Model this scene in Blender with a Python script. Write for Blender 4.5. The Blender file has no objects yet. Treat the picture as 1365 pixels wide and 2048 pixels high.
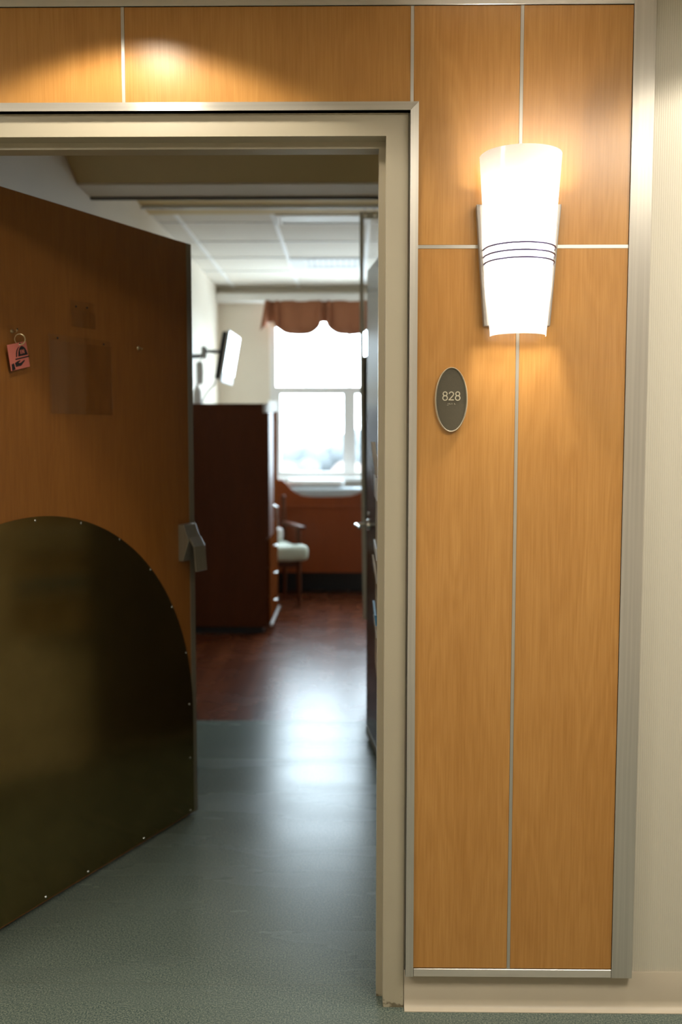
import bpy, bmesh, math, random
from mathutils import Vector, Matrix
random.seed(7)
PI = math.pi
scn = bpy.context.scene
COL = scn.collection

# ------------------------------------------------------------------ camera, world, exposure
cam = bpy.data.cameras.new('camera'); camo = bpy.data.objects.new('camera', cam); COL.objects.link(camo)
cam.sensor_fit = 'HORIZONTAL'; cam.sensor_width = 24.0; cam.lens = 24.0 * 1906.8 / 1365
cam.clip_start = 0.05; cam.clip_end = 500
rgt = Vector((0.999924, 0.012291, 0.000374)); dwn = Vector((0.001354, -0.079805, -0.996810)); fwd = Vector((-0.012222, 0.996735, -0.079815))
m = Matrix((( rgt.x, -dwn.x, -fwd.x, 0.0), (rgt.y, -dwn.y, -fwd.y, -2.28218), (rgt.z, -dwn.z, -fwd.z, 1.43668), (0, 0, 0, 1)))
camo.matrix_world = m
cam.dof.use_dof = True; cam.dof.focus_distance = 2.28; cam.dof.aperture_fstop = 2.2
scn.camera = camo

world = bpy.data.worlds.new('world'); scn.world = world; world.use_nodes = True
wb = world.node_tree.nodes['Background']
wb.inputs[0].default_value = (0.74, 0.89, 1.0, 1); wb.inputs[1].default_value = 17.0

vs = scn.view_settings
scn.display_settings.display_device = 'sRGB'
vs.view_transform = 'Standard'; vs.look = 'None'; vs.exposure = 0.14; vs.gamma = 1.0; vs.use_curve_mapping = False
cy = scn.cycles
cy.use_denoising = True; cy.max_bounces = 10; cy.diffuse_bounces = 6; cy.glossy_bounces = 6; cy.transmission_bounces = 8
cy.transparent_max_bounces = 12; cy.sample_clamp_indirect = 6.0; cy.caustics_reflective = False; cy.caustics_refractive = False

WARM = (1.0, 0.92, 0.77)
P_SPOT, P_PANEL, P_SCONCE = 35.0, 36.0, 6.2

def light(name, kind, loc, energy, color=WARM, parent=None, **kw):
    l = bpy.data.lights.new(name, kind); l.energy = energy; l.color = color
    rot = kw.pop('rot', None)
    for k, v in kw.items(): setattr(l, k, v)
    o = bpy.data.objects.new(name, l); COL.objects.link(o); o.location = loc
    if rot: o.rotation_euler = rot
    if parent: o.parent = parent
    return o
# daylight portal over the bedroom window (guides sampling of the sky only)
_p = light('window_portal', 'AREA', (0.99, 6.79, 1.83), 1.0, (1, 1, 1), shape='RECTANGLE', size=3.6, size_y=1.62, rot=(-PI/2, 0, 0))
_p.data.cycles.is_portal = True
DOWNLIGHTS = [(-3.62, -0.30), (-2.06, -0.30), (-0.50, -0.30), (1.06, -0.30), (2.62, -0.30)]
CEIL_C = 2.50
for x, y in DOWNLIGHTS:
    light('downlight_lamp', 'SPOT', (x, y, CEIL_C - 0.004), P_SPOT, spot_size=math.radians(131), spot_blend=0.22, shadow_soft_size=0.05)
PANELS = [(-2.0, -1.35), (1.05, -1.35)]
for x, y in PANELS:
    light('ceiling_panel_lamp', 'AREA', (x, y, CEIL_C - 0.012), P_PANEL, (1.0, 0.93, 0.79), shape='RECTANGLE', size=1.16, size_y=0.56)

# ------------------------------------------------------------------ materials
def nodes(name):
    mt = bpy.data.materials.new(name); mt.use_nodes = True
    nt = mt.node_tree
    return mt, nt, nt.nodes['Principled BSDF']
def N(nt, t, **kw):
    n = nt.nodes.new(t)
    for k, v in kw.items(): setattr(n, k, v)
    return n
def plain(name, c, rough=0.5, metal=0.0, spec=0.5, var=0.0, scale=20, bump=0.0, stretch=(1, 1, 1), coat=0.0, emit=None):
    mt, nt, b = nodes(name)
    b.inputs['Base Color'].default_value = (*c, 1); b.inputs['Roughness'].default_value = rough
    b.inputs['Metallic'].default_value = metal; b.inputs['Specular IOR Level'].default_value = spec
    b.inputs['Coat Weight'].default_value = coat; b.inputs['Coat Roughness'].default_value = 0.15
    if emit:
        b.inputs['Emission Color'].default_value = (*emit[0], 1); b.inputs['Emission Strength'].default_value = emit[1]
    if var or bump:
        tc = N(nt, 'ShaderNodeTexCoord'); mp = N(nt, 'ShaderNodeMapping'); mp.inputs['Scale'].default_value = stretch
        ns = N(nt, 'ShaderNodeTexNoise'); ns.inputs['Scale'].default_value = scale; ns.inputs['Detail'].default_value = 4
        nt.links.new(tc.outputs['Object'], mp.inputs[0]); nt.links.new(mp.outputs[0], ns.inputs['Vector'])
        if var:
            r = N(nt, 'ShaderNodeValToRGB'); r.color_ramp.elements[0].position = 0.3; r.color_ramp.elements[1].position = 0.7
            r.color_ramp.elements[0].color = (*[v * (1 - var) for v in c], 1); r.color_ramp.elements[1].color = (*[min(1, v * (1 + var)) for v in c], 1)
            nt.links.new(ns.outputs['Fac'], r.inputs[0]); nt.links.new(r.outputs[0], b.inputs['Base Color'])
        if bump:
            bp = N(nt, 'ShaderNodeBump'); bp.inputs['Strength'].default_value = bump; bp.inputs['Distance'].default_value = 0.002
            nt.links.new(ns.outputs['Fac'], bp.inputs['Height']); nt.links.new(bp.outputs[0], b.inputs['Normal'])
    return mt
def wood(name, c0, c1, rough=0.3, grain=1.0, off=0.0, coat=0.0, spec=0.5):
    """vertical (Z) grain laminate: fine streaks, broad bands and faint cathedrals"""
    mt, nt, b = nodes(name); L = nt.links
    tc = N(nt, 'ShaderNodeTexCoord'); mp = N(nt, 'ShaderNodeMapping')
    mp.inputs['Location'].default_value = (off, off * 0.7, off * 1.3); mp.inputs['Scale'].default_value = (1, 1, 0.035)
    L.new(tc.outputs['Object'], mp.inputs[0])
    fine = N(nt, 'ShaderNodeTexNoise'); fine.inputs['Scale'].default_value = 230; fine.inputs['Detail'].default_value = 5; L.new(mp.outputs[0], fine.inputs['Vector'])
    mp2 = N(nt, 'ShaderNodeMapping'); mp2.inputs['Location'].default_value = (off * 2, off, off); mp2.inputs['Scale'].default_value = (1, 1, 0.16); L.new(tc.outputs['Object'], mp2.inputs[0])
    broad = N(nt, 'ShaderNodeTexNoise'); broad.inputs['Scale'].default_value = 9; broad.inputs['Detail'].default_value = 2; L.new(mp2.outputs[0], broad.inputs['Vector'])
    mul = N(nt, 'ShaderNodeMath', operation='MULTIPLY'); mul.inputs[1].default_value = 20; L.new(broad.outputs['Fac'], mul.inputs[0])
    fr = N(nt, 'ShaderNodeMath', operation='PINGPONG'); fr.inputs[1].default_value = 1.0; L.new(mul.outputs[0], fr.inputs[0])
    a1 = N(nt, 'ShaderNodeMath', operation='MULTIPLY'); a1.inputs[1].default_value = 0.54; L.new(fine.outputs['Fac'], a1.inputs[0])
    a2 = N(nt, 'ShaderNodeMath', operation='MULTIPLY_ADD'); a2.inputs[1].default_value = 0.10; L.new(fr.outputs[0], a2.inputs[0]); L.new(a1.outputs[0], a2.inputs[2])
    a3 = N(nt, 'ShaderNodeMath', operation='MULTIPLY_ADD'); a3.inputs[1].default_value = 0.4; L.new(broad.outputs['Fac'], a3.inputs[0]); L.new(a2.outputs[0], a3.inputs[2])
    r = N(nt, 'ShaderNodeValToRGB'); r.color_ramp.elements[0].position = 0.5 - 0.22 / grain; r.color_ramp.elements[1].position = 0.5 + 0.22 / grain
    r.color_ramp.elements[0].color = (*c0, 1); r.color_ramp.elements[1].color = (*c1, 1)
    L.new(a3.outputs[0], r.inputs[0]); L.new(r.outputs[0], b.inputs['Base Color'])
    b.inputs['Roughness'].default_value = rough; b.inputs['Specular IOR Level'].default_value = spec
    b.inputs['Coat Weight'].default_value = coat; b.inputs['Coat Roughness'].default_value = 0.12
    return mt
def vinyl_floor():
    mt, nt, b = nodes('speckled_sheet_vinyl'); L = nt.links
    tc = N(nt, 'ShaderNodeTexCoord')
    n1 = N(nt, 'ShaderNodeTexNoise'); n1.inputs['Scale'].default_value = 240; n1.inputs['Detail'].default_value = 3; n1.inputs['Roughness'].default_value = 0.7
    n2 = N(nt, 'ShaderNodeTexNoise'); n2.inputs['Scale'].default_value = 3.2; n2.inputs['Detail'].default_value = 6
    mp = N(nt, 'ShaderNodeMapping'); mp.inputs['Scale'].default_value = (0.35, 1.6, 1)
    L.new(tc.outputs['Object'], n1.inputs['Vector']); L.new(tc.outputs['Object'], mp.inputs[0]); L.new(mp.outputs[0], n2.inputs['Vector'])
    r = N(nt, 'ShaderNodeValToRGB'); e = r.color_ramp.elements
    e[0].position = 0.36; e[0].color = (0.042, 0.069, 0.067, 1); e[1].position = 0.65; e[1].color = (0.225, 0.245, 0.195, 1)
    k = e.new(0.5); k.color = (0.104, 0.131, 0.114, 1)
    L.new(n1.outputs['Fac'], r.inputs[0])
    # welded seam across the doorway
    sp = N(nt, 'ShaderNodeSeparateXYZ'); L.new(tc.outputs['Object'], sp.inputs[0])
    d = N(nt, 'ShaderNodeMath', operation='SUBTRACT'); d.inputs[1].default_value = 0.111; L.new(sp.outputs['Y'], d.inputs[0])
    ab = N(nt, 'ShaderNodeMath', operation='ABSOLUTE'); L.new(d.outputs[0], ab.inputs[0])
    lt = N(nt, 'ShaderNodeMath', operation='LESS_THAN'); lt.inputs[1].default_value = 0.0016; L.new(ab.outputs[0], lt.inputs[0])
    mx = N(nt, 'ShaderNodeMix', data_type='RGBA'); mx.inputs['B'].default_value = (0.10, 0.11, 0.09, 1)
    ml = N(nt, 'ShaderNodeMath', operation='MULTIPLY'); ml.inputs[1].default_value = 0.6; L.new(lt.outputs[0], ml.inputs[0])
    L.new(ml.outputs[0], mx.inputs['Factor']); L.new(r.outputs[0], mx.inputs['A']); L.new(mx.outputs['Result'], b.inputs['Base Color'])
    rr = N(nt, 'ShaderNodeMapRange'); rr.inputs['To Min'].default_value = 0.20; rr.inputs['To Max'].default_value = 0.34
    L.new(n2.outputs['Fac'], rr.inputs[0]); L.new(rr.outputs[0], b.inputs['Roughness'])
    b.inputs['Specular IOR Level'].default_value = 0.21
    return mt
def plank_floor():
    mt, nt, b = nodes('cherry_plank_vinyl'); L = nt.links
    tc = N(nt, 'ShaderNodeTexCoord'); mp = N(nt, 'ShaderNodeMapping'); mp.inputs['Rotation'].default_value = (0, 0, PI/2); L.new(tc.outputs['Object'], mp.inputs[0])
    br = N(nt, 'ShaderNodeTexBrick'); br.inputs['Scale'].default_value = 1; br.inputs['Brick Width'].default_value = 0.92; br.inputs['Row Height'].default_value = 0.1
    br.inputs['Mortar Size'].default_value = 0.0015; br.inputs['Color1'].default_value = (0.115, 0.032, 0.012, 1); br.inputs['Color2'].default_value = (0.075, 0.020, 0.008, 1); br.inputs['Mortar'].default_value = (0.02, 0.006, 0.003, 1)
    L.new(mp.outputs[0], br.inputs['Vector']); L.new(br.outputs['Color'], b.inputs['Base Color'])
    n2 = N(nt, 'ShaderNodeTexNoise'); n2.inputs['Scale'].default_value = 4; n2.inputs['Detail'].default_value = 5; L.new(tc.outputs['Object'], n2.inputs['Vector'])
    rr = N(nt, 'ShaderNodeMapRange'); b.inputs['Specular IOR Level'].default_value = 0.24; rr.inputs['To Min'].default_value = 0.22; rr.inputs['To Max'].default_value = 0.32
    L.new(n2.outputs['Fac'], rr.inputs[0]); L.new(rr.outputs[0], b.inputs['Roughness'])
    return mt
def ribbed_paper():
    mt, nt, b = nodes('ribbed_cream_wallcovering'); L = nt.links
    tc = N(nt, 'ShaderNodeTexCoord'); wv = N(nt, 'ShaderNodeTexWave', wave_type='BANDS', bands_direction='X'); wv.inputs['Scale'].default_value = 62; wv.inputs['Distortion'].default_value = 1.5
    mp = N(nt, 'ShaderNodeMapping'); mp.inputs['Scale'].default_value = (1, 1, 0.05); L.new(tc.outputs['Object'], mp.inputs[0]); L.new(mp.outputs[0], wv.inputs['Vector'])
    r = N(nt, 'ShaderNodeValToRGB'); r.color_ramp.elements[0].color = (0.58, 0.53, 0.435, 1); r.color_ramp.elements[1].color = (0.65, 0.60, 0.50, 1)
    L.new(wv.outputs['Fac'], r.inputs[0]); L.new(r.outputs[0], b.inputs['Base Color'])
    bp = N(nt, 'ShaderNodeBump'); bp.inputs['Strength'].default_value = 0.25; bp.inputs['Distance'].default_value = 0.001
    L.new(wv.outputs['Fac'], bp.inputs['Height']); L.new(bp.outputs[0], b.inputs['Normal']); b.inputs['Roughness'].default_value = 0.55
    return mt
def brushed(name, c, rough=0.36, axis=2):
    """metal brushed along one axis: the highlight spreads across the grain"""
    st = [160, 160, 160]; st[axis] = 2.0
    mt = plain(name, c, rough, 0.6, var=0.08, scale=1.0, stretch=tuple(st))
    nt = mt.node_tree; b = nt.nodes['Principled BSDF']; b.inputs['Anisotropic'].default_value = 0.85
    v = N(nt, 'ShaderNodeCombineXYZ'); v.inputs['Z' if axis == 0 else 'X'].default_value = 1.0
    nt.links.new(v.outputs[0], b.inputs['Tangent'])
    return mt
def glassy(name, tint=(1, 1, 1), gl=0.06, rough=0.02):
    mt = bpy.data.materials.new(name); mt.use_nodes = True; nt = mt.node_tree
    nt.nodes.remove(nt.nodes['Principled BSDF']); out = nt.nodes['Material Output']
    t = N(nt, 'ShaderNodeBsdfTransparent'); t.inputs[0].default_value = (*tint, 1); g = N(nt, 'ShaderNodeBsdfGlossy'); g.inputs['Roughness'].default_value = rough
    lw = N(nt, 'ShaderNodeLayerWeight'); lw.inputs['Blend'].default_value = 0.12
    ad = N(nt, 'ShaderNodeMath', operation='MULTIPLY_ADD'); ad.inputs[1].default_value = 0.14; ad.inputs[2].default_value = gl; ad.use_clamp = True; nt.links.new(lw.outputs['Facing'], ad.inputs[0])
    mx = N(nt, 'ShaderNodeMixShader'); nt.links.new(ad.outputs[0], mx.inputs[0]); nt.links.new(t.outputs[0], mx.inputs[1]); nt.links.new(g.outputs[0], mx.inputs[2])
    nt.links.new(mx.outputs[0], out.inputs[0])
    return mt
def shade_mat(name='opal_acrylic', tr=0.24):
    mt = bpy.data.materials.new(name); mt.use_nodes = True; nt = mt.node_tree
    nt.nodes.remove(nt.nodes['Principled BSDF']); out = nt.nodes['Material Output']
    d = N(nt, 'ShaderNodeBsdfDiffuse'); d.inputs[0].default_value = (0.92, 0.9, 0.87, 1)
    t = N(nt, 'ShaderNodeBsdfTranslucent'); t.inputs[0].default_value = (0.96, 0.95, 0.93, 1)
    g = N(nt, 'ShaderNodeBsdfGlossy'); g.inputs['Roughness'].default_value = 0.08
    m1 = N(nt, 'ShaderNodeMixShader'); m1.inputs[0].default_value = tr
    m2 = N(nt, 'ShaderNodeMixShader'); m2.inputs[0].default_value = 0.04
    L = nt.links; L.new(d.outputs[0], m1.inputs[1]); L.new(t.outputs[0], m1.inputs[2]); L.new(m1.outputs[0], m2.inputs[1]); L.new(g.outputs[0], m2.inputs[2]); L.new(m2.outputs[0], out.inputs[0])
    return mt
def mesh_net():
    mt = bpy.data.materials.new('curtain_netting'); mt.use_nodes = True; nt = mt.node_tree
    nt.nodes.remove(nt.nodes['Principled BSDF']); out = nt.nodes['Material Output']
    d = N(nt, 'ShaderNodeBsdfDiffuse'); d.inputs[0].default_value = (0.8, 0.8, 0.76, 1); t = N(nt, 'ShaderNodeBsdfTransparent')
    m1 = N(nt, 'ShaderNodeMixShader'); m1.inputs[0].default_value = 0.72; nt.links.new(d.outputs[0], m1.inputs[1]); nt.links.new(t.outputs[0], m1.inputs[2]); nt.links.new(m1.outputs[0], out.inputs[0])
    return mt

M = {
 'maple': [wood('maple_laminate', (0.385, 0.172, 0.040), (0.525, 0.262, 0.074), 0.24, 1.0, o) for o in (0.0, 3.1, 7.7, 11.3, 15.9, 21.2)],
 'door': wood('door_veneer', (0.205, 0.074, 0.013), (0.285, 0.112, 0.022), 0.34, 1.0, 4.4),
 'cherry': wood('cherry_veneer', (0.062, 0.016, 0.004), (0.095, 0.026, 0.007), 0.5, 1.0, 2.0, spec=0.2),
 'cherry_matte': wood('matte_cherry_veneer', (0.062, 0.016, 0.004), (0.095, 0.026, 0.007), 0.7, 1.0, 5.0, spec=0.0), 'bench': wood('red_cherry_veneer', (0.19, 0.036, 0.005), (0.23, 0.048, 0.008), 0.35, 1.0, 9.0),
 'bathdoor': wood('dark_walnut_veneer', (0.030, 0.013, 0.006), (0.042, 0.019, 0.009), 0.26, 1.0, 6.0, spec=0.3),
 'vinyl': vinyl_floor(), 'plank': plank_floor(), 'paper': ribbed_paper(),
 'alu': brushed('brushed_aluminium', (0.60, 0.56, 0.50), 0.44, 2), 'alu_h': brushed('brushed_aluminium_horizontal', (0.62, 0.58, 0.52), 0.33, 0),
 'plate': brushed('satin_nickel', (0.36, 0.33, 0.30), 0.36, 2), 'frame': plain('beige_enamel', (0.45, 0.395, 0.295), 0.38, var=0.02, scale=6),
 'base': plain('beige_vinyl_base', (0.50, 0.43, 0.335), 0.42, var=0.03, scale=5),
 'wall': plain('cream_paint', (0.62, 0.57, 0.48), 0.6, var=0.015, scale=4), 'wall_room': plain('warm_white_paint', (0.76, 0.69, 0.58), 0.6, var=0.015, scale=4),
 'white': plain('white_paint', (0.84, 0.83, 0.80), 0.5, var=0.01, scale=5), 'tile': plain('mineral_ceiling_tile', (0.72, 0.67, 0.58), 0.85, var=0.05, scale=90, bump=0.2),
 'soffit': plain('shaded_olive_paint', (0.60, 0.46, 0.22), 0.6, var=0.02, scale=4),  # backlit darkness of the bulkhead face is kept in this colour
 'edge': plain('dark_edge', (0.10, 0.088, 0.07), 0.6), 'dark': plain('dark_fastener', (0.02, 0.018, 0.015), 0.7), 'black': plain('black_plastic', (0.012, 0.012, 0.014), 0.4),  # 'dark' is the near-black of small screws and the tag eyelet
 'kick': plain('bronze_kick_laminate', (0.27, 0.205, 0.080), 0.17, 0.95, var=0.10, scale=7, bump=0.02, stretch=(1, 1, 1.2)),
 'steel': brushed('satin_steel', (0.30, 0.27, 0.21), 0.32, 2), 'bronze': plain('bronze_rim', (0.60, 0.54, 0.41), 0.40, 0.45, var=0.05, scale=60),
 'plaque': plain('dark_bronze_field', (0.075, 0.062, 0.038), 0.45, var=0.05, scale=200), 'chrome': plain('chrome', (0.75, 0.74, 0.72), 0.18, 1.0),
 'brass': plain('pale_brass', (0.62, 0.52, 0.33), 0.3, 1.0),
 'pink': plain('pink_card', (0.56, 0.155, 0.12), 0.45, var=0.04, scale=30), 'ink': plain('black_ink', (0.008, 0.008, 0.01), 0.5),
 'clear': glassy('clear_acrylic', (0.985, 0.98, 0.975), 0.02, 0.05), 'pane': glassy('window_glass', (0.97, 0.98, 0.98), 0.0, 0.0),
 'shade': shade_mat(), 'ring': plain('satin_violet_metal', (0.11, 0.095, 0.20), 0.35, 0.8), 'net': mesh_net(),
 'winframe': plain('grey_window_frame', (0.80, 0.80, 0.79), 0.4), 'valance': plain('rust_fabric', (0.27, 0.098, 0.042), 0.85, var=0.12, scale=160),
 'curtain': plain('taupe_curtain', (0.20, 0.18, 0.155), 0.8, var=0.06, scale=100), 'hem': plain('olive_hem', (0.36, 0.33, 0.26), 0.8),
 'cushion': plain('blue_grey_vinyl', (0.42, 0.48, 0.52), 0.4, var=0.03, scale=20), 'linen': plain('white_linen', (0.82, 0.83, 0.84), 0.8, var=0.03, scale=40),
 'green': plain('pale_green_vinyl', (0.50, 0.56, 0.47), 0.45, var=0.03, scale=25), 'lens': plain('white_lens', (0.80, 0.82, 0.80), 0.3),
 'screen': plain('glossy_screen', (0.03, 0.035, 0.035), 0.06, spec=1.0, coat=1.0), 'silver': plain('silver_plastic', (0.55, 0.56, 0.56), 0.35),
 'peach': plain('peach_tassel', (0.75, 0.52, 0.34), 0.7), 'sheet': shade_mat('translucent_paper', 0.85), 'blue': plain('blue_card', (0.05, 0.20, 0.38), 0.5), 'tan': plain('tan_plastic', (0.36, 0.25, 0.11), 0.5), 'cord': plain('pale_cord', (0.6, 0.6, 0.62), 0.5),
 'autumn': plain('autumn_leaves', (0.112, 0.080, 0.066), 0.9, var=0.2, scale=0.5), 'leaf': plain('green_leaves', (0.074, 0.09, 0.064), 0.9, var=0.2, scale=0.5),
 'bluetree': plain('dull_green_leaves', (0.074, 0.080, 0.082), 0.9, var=0.2, scale=0.5), 'bark': plain('bark', (0.16, 0.12, 0.09), 0.9), 'field': plain('pale_field', (0.10, 0.092, 0.084), 0.95, var=0.2, scale=0.05),
}

def grime(mt):
    """brown scuffs where the frame meets the floor"""
    nt = mt.node_tree; L = nt.links; b = nt.nodes['Principled BSDF']; src = b.inputs['Base Color'].links[0].from_socket
    tc = N(nt, 'ShaderNodeTexCoord'); sp = N(nt, 'ShaderNodeSeparateXYZ'); L.new(tc.outputs['Object'], sp.inputs[0])
    mr = N(nt, 'ShaderNodeMapRange'); mr.inputs['From Min'].default_value = 0.0; mr.inputs['From Max'].default_value = 0.045; mr.inputs['To Min'].default_value = 0.30; mr.inputs['To Max'].default_value = -0.25; L.new(sp.outputs['Z'], mr.inputs[0])
    ns = N(nt, 'ShaderNodeTexNoise'); ns.inputs['Scale'].default_value = 85; L.new(tc.outputs['Object'], ns.inputs['Vector'])
    ad = N(nt, 'ShaderNodeMath', operation='ADD'); L.new(mr.outputs[0], ad.inputs[0]); L.new(ns.outputs['Fac'], ad.inputs[1])
    r = N(nt, 'ShaderNodeMapRange'); r.inputs['From Min'].default_value = 0.66; r.inputs['From Max'].default_value = 0.80; r.inputs['To Max'].default_value = 0.75; L.new(ad.outputs[0], r.inputs[0])
    mx = N(nt, 'ShaderNodeMix', data_type='RGBA'); mx.inputs['B'].default_value = (0.10, 0.075, 0.035, 1)
    L.new(r.outputs[0], mx.inputs['Factor']); L.new(src, mx.inputs['A']); L.new(mx.outputs['Result'], b.inputs['Base Color'])
grime(M['frame'])

# ------------------------------------------------------------------ mesh helpers
def BM(): return bmesh.new()
def bx(bm, x0, x1, y0, y1, z0, z1, bev=0.0, seg=2):
    v = [bm.verts.new(p) for p in ((x0,y0,z0),(x1,y0,z0),(x1,y1,z0),(x0,y1,z0),(x0,y0,z1),(x1,y0,z1),(x1,y1,z1),(x0,y1,z1))]
    fs = [bm.faces.new([v[i] for i in q]) for q in ((3,2,1,0),(4,5,6,7),(0,1,5,4),(1,2,6,5),(2,3,7,6),(3,0,4,7))]
    if bev > 0:
        ed = list({e for f in fs for e in f.edges})
        bmesh.ops.bevel(bm, geom=ed, offset=bev, segments=seg, profile=0.5, affect='EDGES')
    return bm
def prism(bm, pts, a0, a1, axis='y', flip=False):
    """extrude a 2D outline; axis = extrusion axis; pts are the other two coordinates in x,y,z order"""
    def P(p, a):
        return (a, p[0], p[1]) if axis == 'x' else (p[0], a, p[1]) if axis == 'y' else (p[0], p[1], a)
    A = [bm.verts.new(P(p, a0)) for p in pts]; B = [bm.verts.new(P(p, a1)) for p in pts]
    n = len(pts)
    fs = [bm.faces.new(A), bm.faces.new(B[::-1])]
    for i in range(n): fs.append(bm.faces.new((A[i], B[i], B[(i+1) % n], A[(i+1) % n])))
    bmesh.ops.recalc_face_normals(bm, faces=fs)
    return bm
def tube(bm, path, r, seg=10, closed=False, cap=True):
    pts = [Vector(p) for p in path]; n = len(pts); rings = []
    up0 = None
    for i, p in enumerate(pts):
        a = pts[(i-1) % n] if (closed or i > 0) else p; b = pts[(i+1) % n] if (closed or i < n-1) else p
        t = (b - a).normalized()
        if up0 is None: up0 = Vector((0, 0, 1)) if abs(t.z) < 0.9 else Vector((1, 0, 0))
        s = t.cross(up0).normalized(); u = s.cross(t).normalized(); up0 = u
        rr = r[i] if isinstance(r, (list, tuple)) else r
        rings.append([bm.verts.new(p + (s * math.cos(2*PI*k/seg) + u * math.sin(2*PI*k/seg)) * rr) for k in range(seg)])
    for i in range(n if closed else n-1):
        A, B = rings[i], rings[(i+1) % n]
        for k in range(seg): bm.faces.new((A[k], A[(k+1) % seg], B[(k+1) % seg], B[k]))
    if cap and not closed:
        bm.faces.new(rings[0][::-1]); bm.faces.new(rings[-1])
    return bm
def disc_dome(bm, c, nrm, r, h, seg=12):
    """low round screw head"""
    n = Vector(nrm).normalized(); a = n.orthogonal().normalized(); b = n.cross(a); c = Vector(c)
    r0 = [bm.verts.new(c + (a*math.cos(2*PI*k/seg) + b*math.sin(2*PI*k/seg))*r) for k in range(seg)]
    r1 = [bm.verts.new(c + (a*math.cos(2*PI*k/seg) + b*math.sin(2*PI*k/seg))*r*0.7 + n*h*0.75) for k in range(seg)]
    top = bm.verts.new(c + n*h)
    for k in range(seg):
        bm.faces.new((r0[k], r0[(k+1)%seg], r1[(k+1)%seg], r1[k])); bm.faces.new((r1[k], r1[(k+1)%seg], top))
    bm.faces.new(r0[::-1])
    return bm
def lathe(bm, prof, seg=24, c=(0, 0, 0)):
    rings = [[bm.verts.new((c[0] + r*math.cos(2*PI*k/seg), c[1] + r*math.sin(2*PI*k/seg), c[2] + z)) for k in range(seg)] for r, z in prof]
    for A, B in zip(rings, rings[1:]):
        for k in range(seg): bm.faces.new((A[k], A[(k+1)%seg], B[(k+1)%seg], B[k]))
    return bm
def obj(name, bm, mat, parent=None, smooth=False, loc=None, rot=None):
    me = bpy.data.meshes.new(name)
    bmesh.ops.recalc_face_normals(bm, faces=bm.faces[:]) if not smooth == 'keep' else None
    bm.to_mesh(me); bm.free(); me.materials.append(mat)
    if smooth:
        for p in me.polygons: p.use_smooth = True
        try: me.set_sharp_from_angle(angle=math.radians(40))
        except Exception: pass
    o = bpy.data.objects.new(name, me); COL.objects.link(o)
    if parent: o.parent = parent
    if loc: o.location = loc
    if rot: o.rotation_euler = rot
    return o
def tag(o, label, cat, group=None, kind=None):
    o['label'] = label; o['category'] = cat
    if group: o['group'] = group
    if kind: o['kind'] = kind
    return o
def empty(name, loc, label, cat, rz=0.0, group=None, kind=None):
    o = bpy.data.objects.new(name, None); o.empty_display_size = 0.05; COL.objects.link(o); o.location = loc; o.rotation_euler = (0, 0, rz)
    return tag(o, label, cat, group, kind)
def struct(name, bm, mat, label, cat, smooth=False):
    return tag(obj(name, bm, mat, smooth=smooth), label, cat, kind='structure')
def copy_tree(o, parent=None):
    c = o.copy(); COL.objects.link(c)
    if parent: c.parent = parent
    for ch in list(o.children): copy_tree(ch, c)
    return c

# ------------------------------------------------------------------ floors, ceilings, shell
XL, XR, XB = -1.25, 0.20, 2.9        # bedroom left wall, entry right wall, bedroom right wall
YW, YF = 0.155, 6.65                 # back of the corridor wall, window wall
HR = 2.80                            # bedroom ceiling
struct('floor', bx(BM(), -4.2, 4.2, -2.75, 2.435, -0.05, 0.0), M['vinyl'], 'grey-green speckled sheet vinyl floor running from corridor into the doorway', 'floor')
struct('floor', bx(BM(), XL - 0.1, XB + 0.1, 2.435, YF + 0.15, -0.05, 0.0), M['plank'], 'dark red-brown wood-look plank floor inside the bedroom', 'floor')
# corridor wall with the door opening
b = BM(); bx(b, 0.1305, 4.2, 0.0205, YW, 0, 2.85); bx(b, -4.2, -1.18, 0.0205, YW, 0, 2.85); bx(b, -1.18, 0.1305, 0.0205, YW, 2.194, 2.85)
struct('wall_front', b, M['paper'], 'cream ribbed wallcovering on corridor wall right of the wood panels', 'wall')
struct('wall_corridor', bx(BM(), -4.2, 4.2, -2.85, -2.75, 0, 2.7), M['wall'], 'cream painted corridor wall opposite the doorway', 'wall')
b = BM(); bx(b, -4.3, -4.2, -2.85, 0.16, 0, 2.7); bx(b, 4.2, 4.3, -2.85, 0.16, 0, 2.7)
struct('wall_end', b, M['wall'], 'cream corridor end walls far outside the picture', 'wall')
struct('ceiling_corridor', bx(BM(), -4.2, 4.2, -2.85, 0.0205, CEIL_C, CEIL_C + 0.1), M['white'], 'white corridor ceiling above the wood panels', 'ceiling')
# bedroom shell
struct('wall_left', bx(BM(), XL - 0.1, XL, YW, YF, 0, HR), M['wall_room'], 'off-white bedroom left wall behind the open door and wardrobe', 'wall')
b = BM(); bx(b, XR, XR + 0.12, YW, 1.14, 0, HR); bx(b, XR, XR + 0.12, 2.14, 2.435, 0, HR); bx(b, XR, XR + 0.12, 1.14, 2.14, 2.23, HR)
bx(b, XR + 0.12, XB, 2.33, 2.435, 0, HR)
struct('wall_right', b, M['wall_room'], 'off-white entry wall holding the dark side door', 'wall')
b = BM(); bx(b, XR + 0.12, 1.6, YW, 2.33, -0.05, 0.0); bx(b, 1.6, 1.7, YW, 2.33, 0, HR)
struct('wall_bathroom', b, M['wall_room'], 'plain off-white wall of the side room behind the dark door', 'wall')
struct('wall_side', bx(BM(), XB, XB + 0.1, 2.435, YF, 0, HR), M['wall_room'], 'off-white bedroom wall on the far right hidden by the entry', 'wall')
WX0, WX1, WZ0, WZ1 = -0.775, 2.76, 1.05, 2.62
b = BM(); bx(b, XL - 0.1, WX0, YF, YF + 0.15, 0, HR); bx(b, WX1, XB + 0.1, YF, YF + 0.15, 0, HR); bx(b, WX0, WX1, YF, YF + 0.15, 0, WZ0); bx(b, WX0, WX1, YF, YF + 0.15, WZ1, HR)
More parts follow.
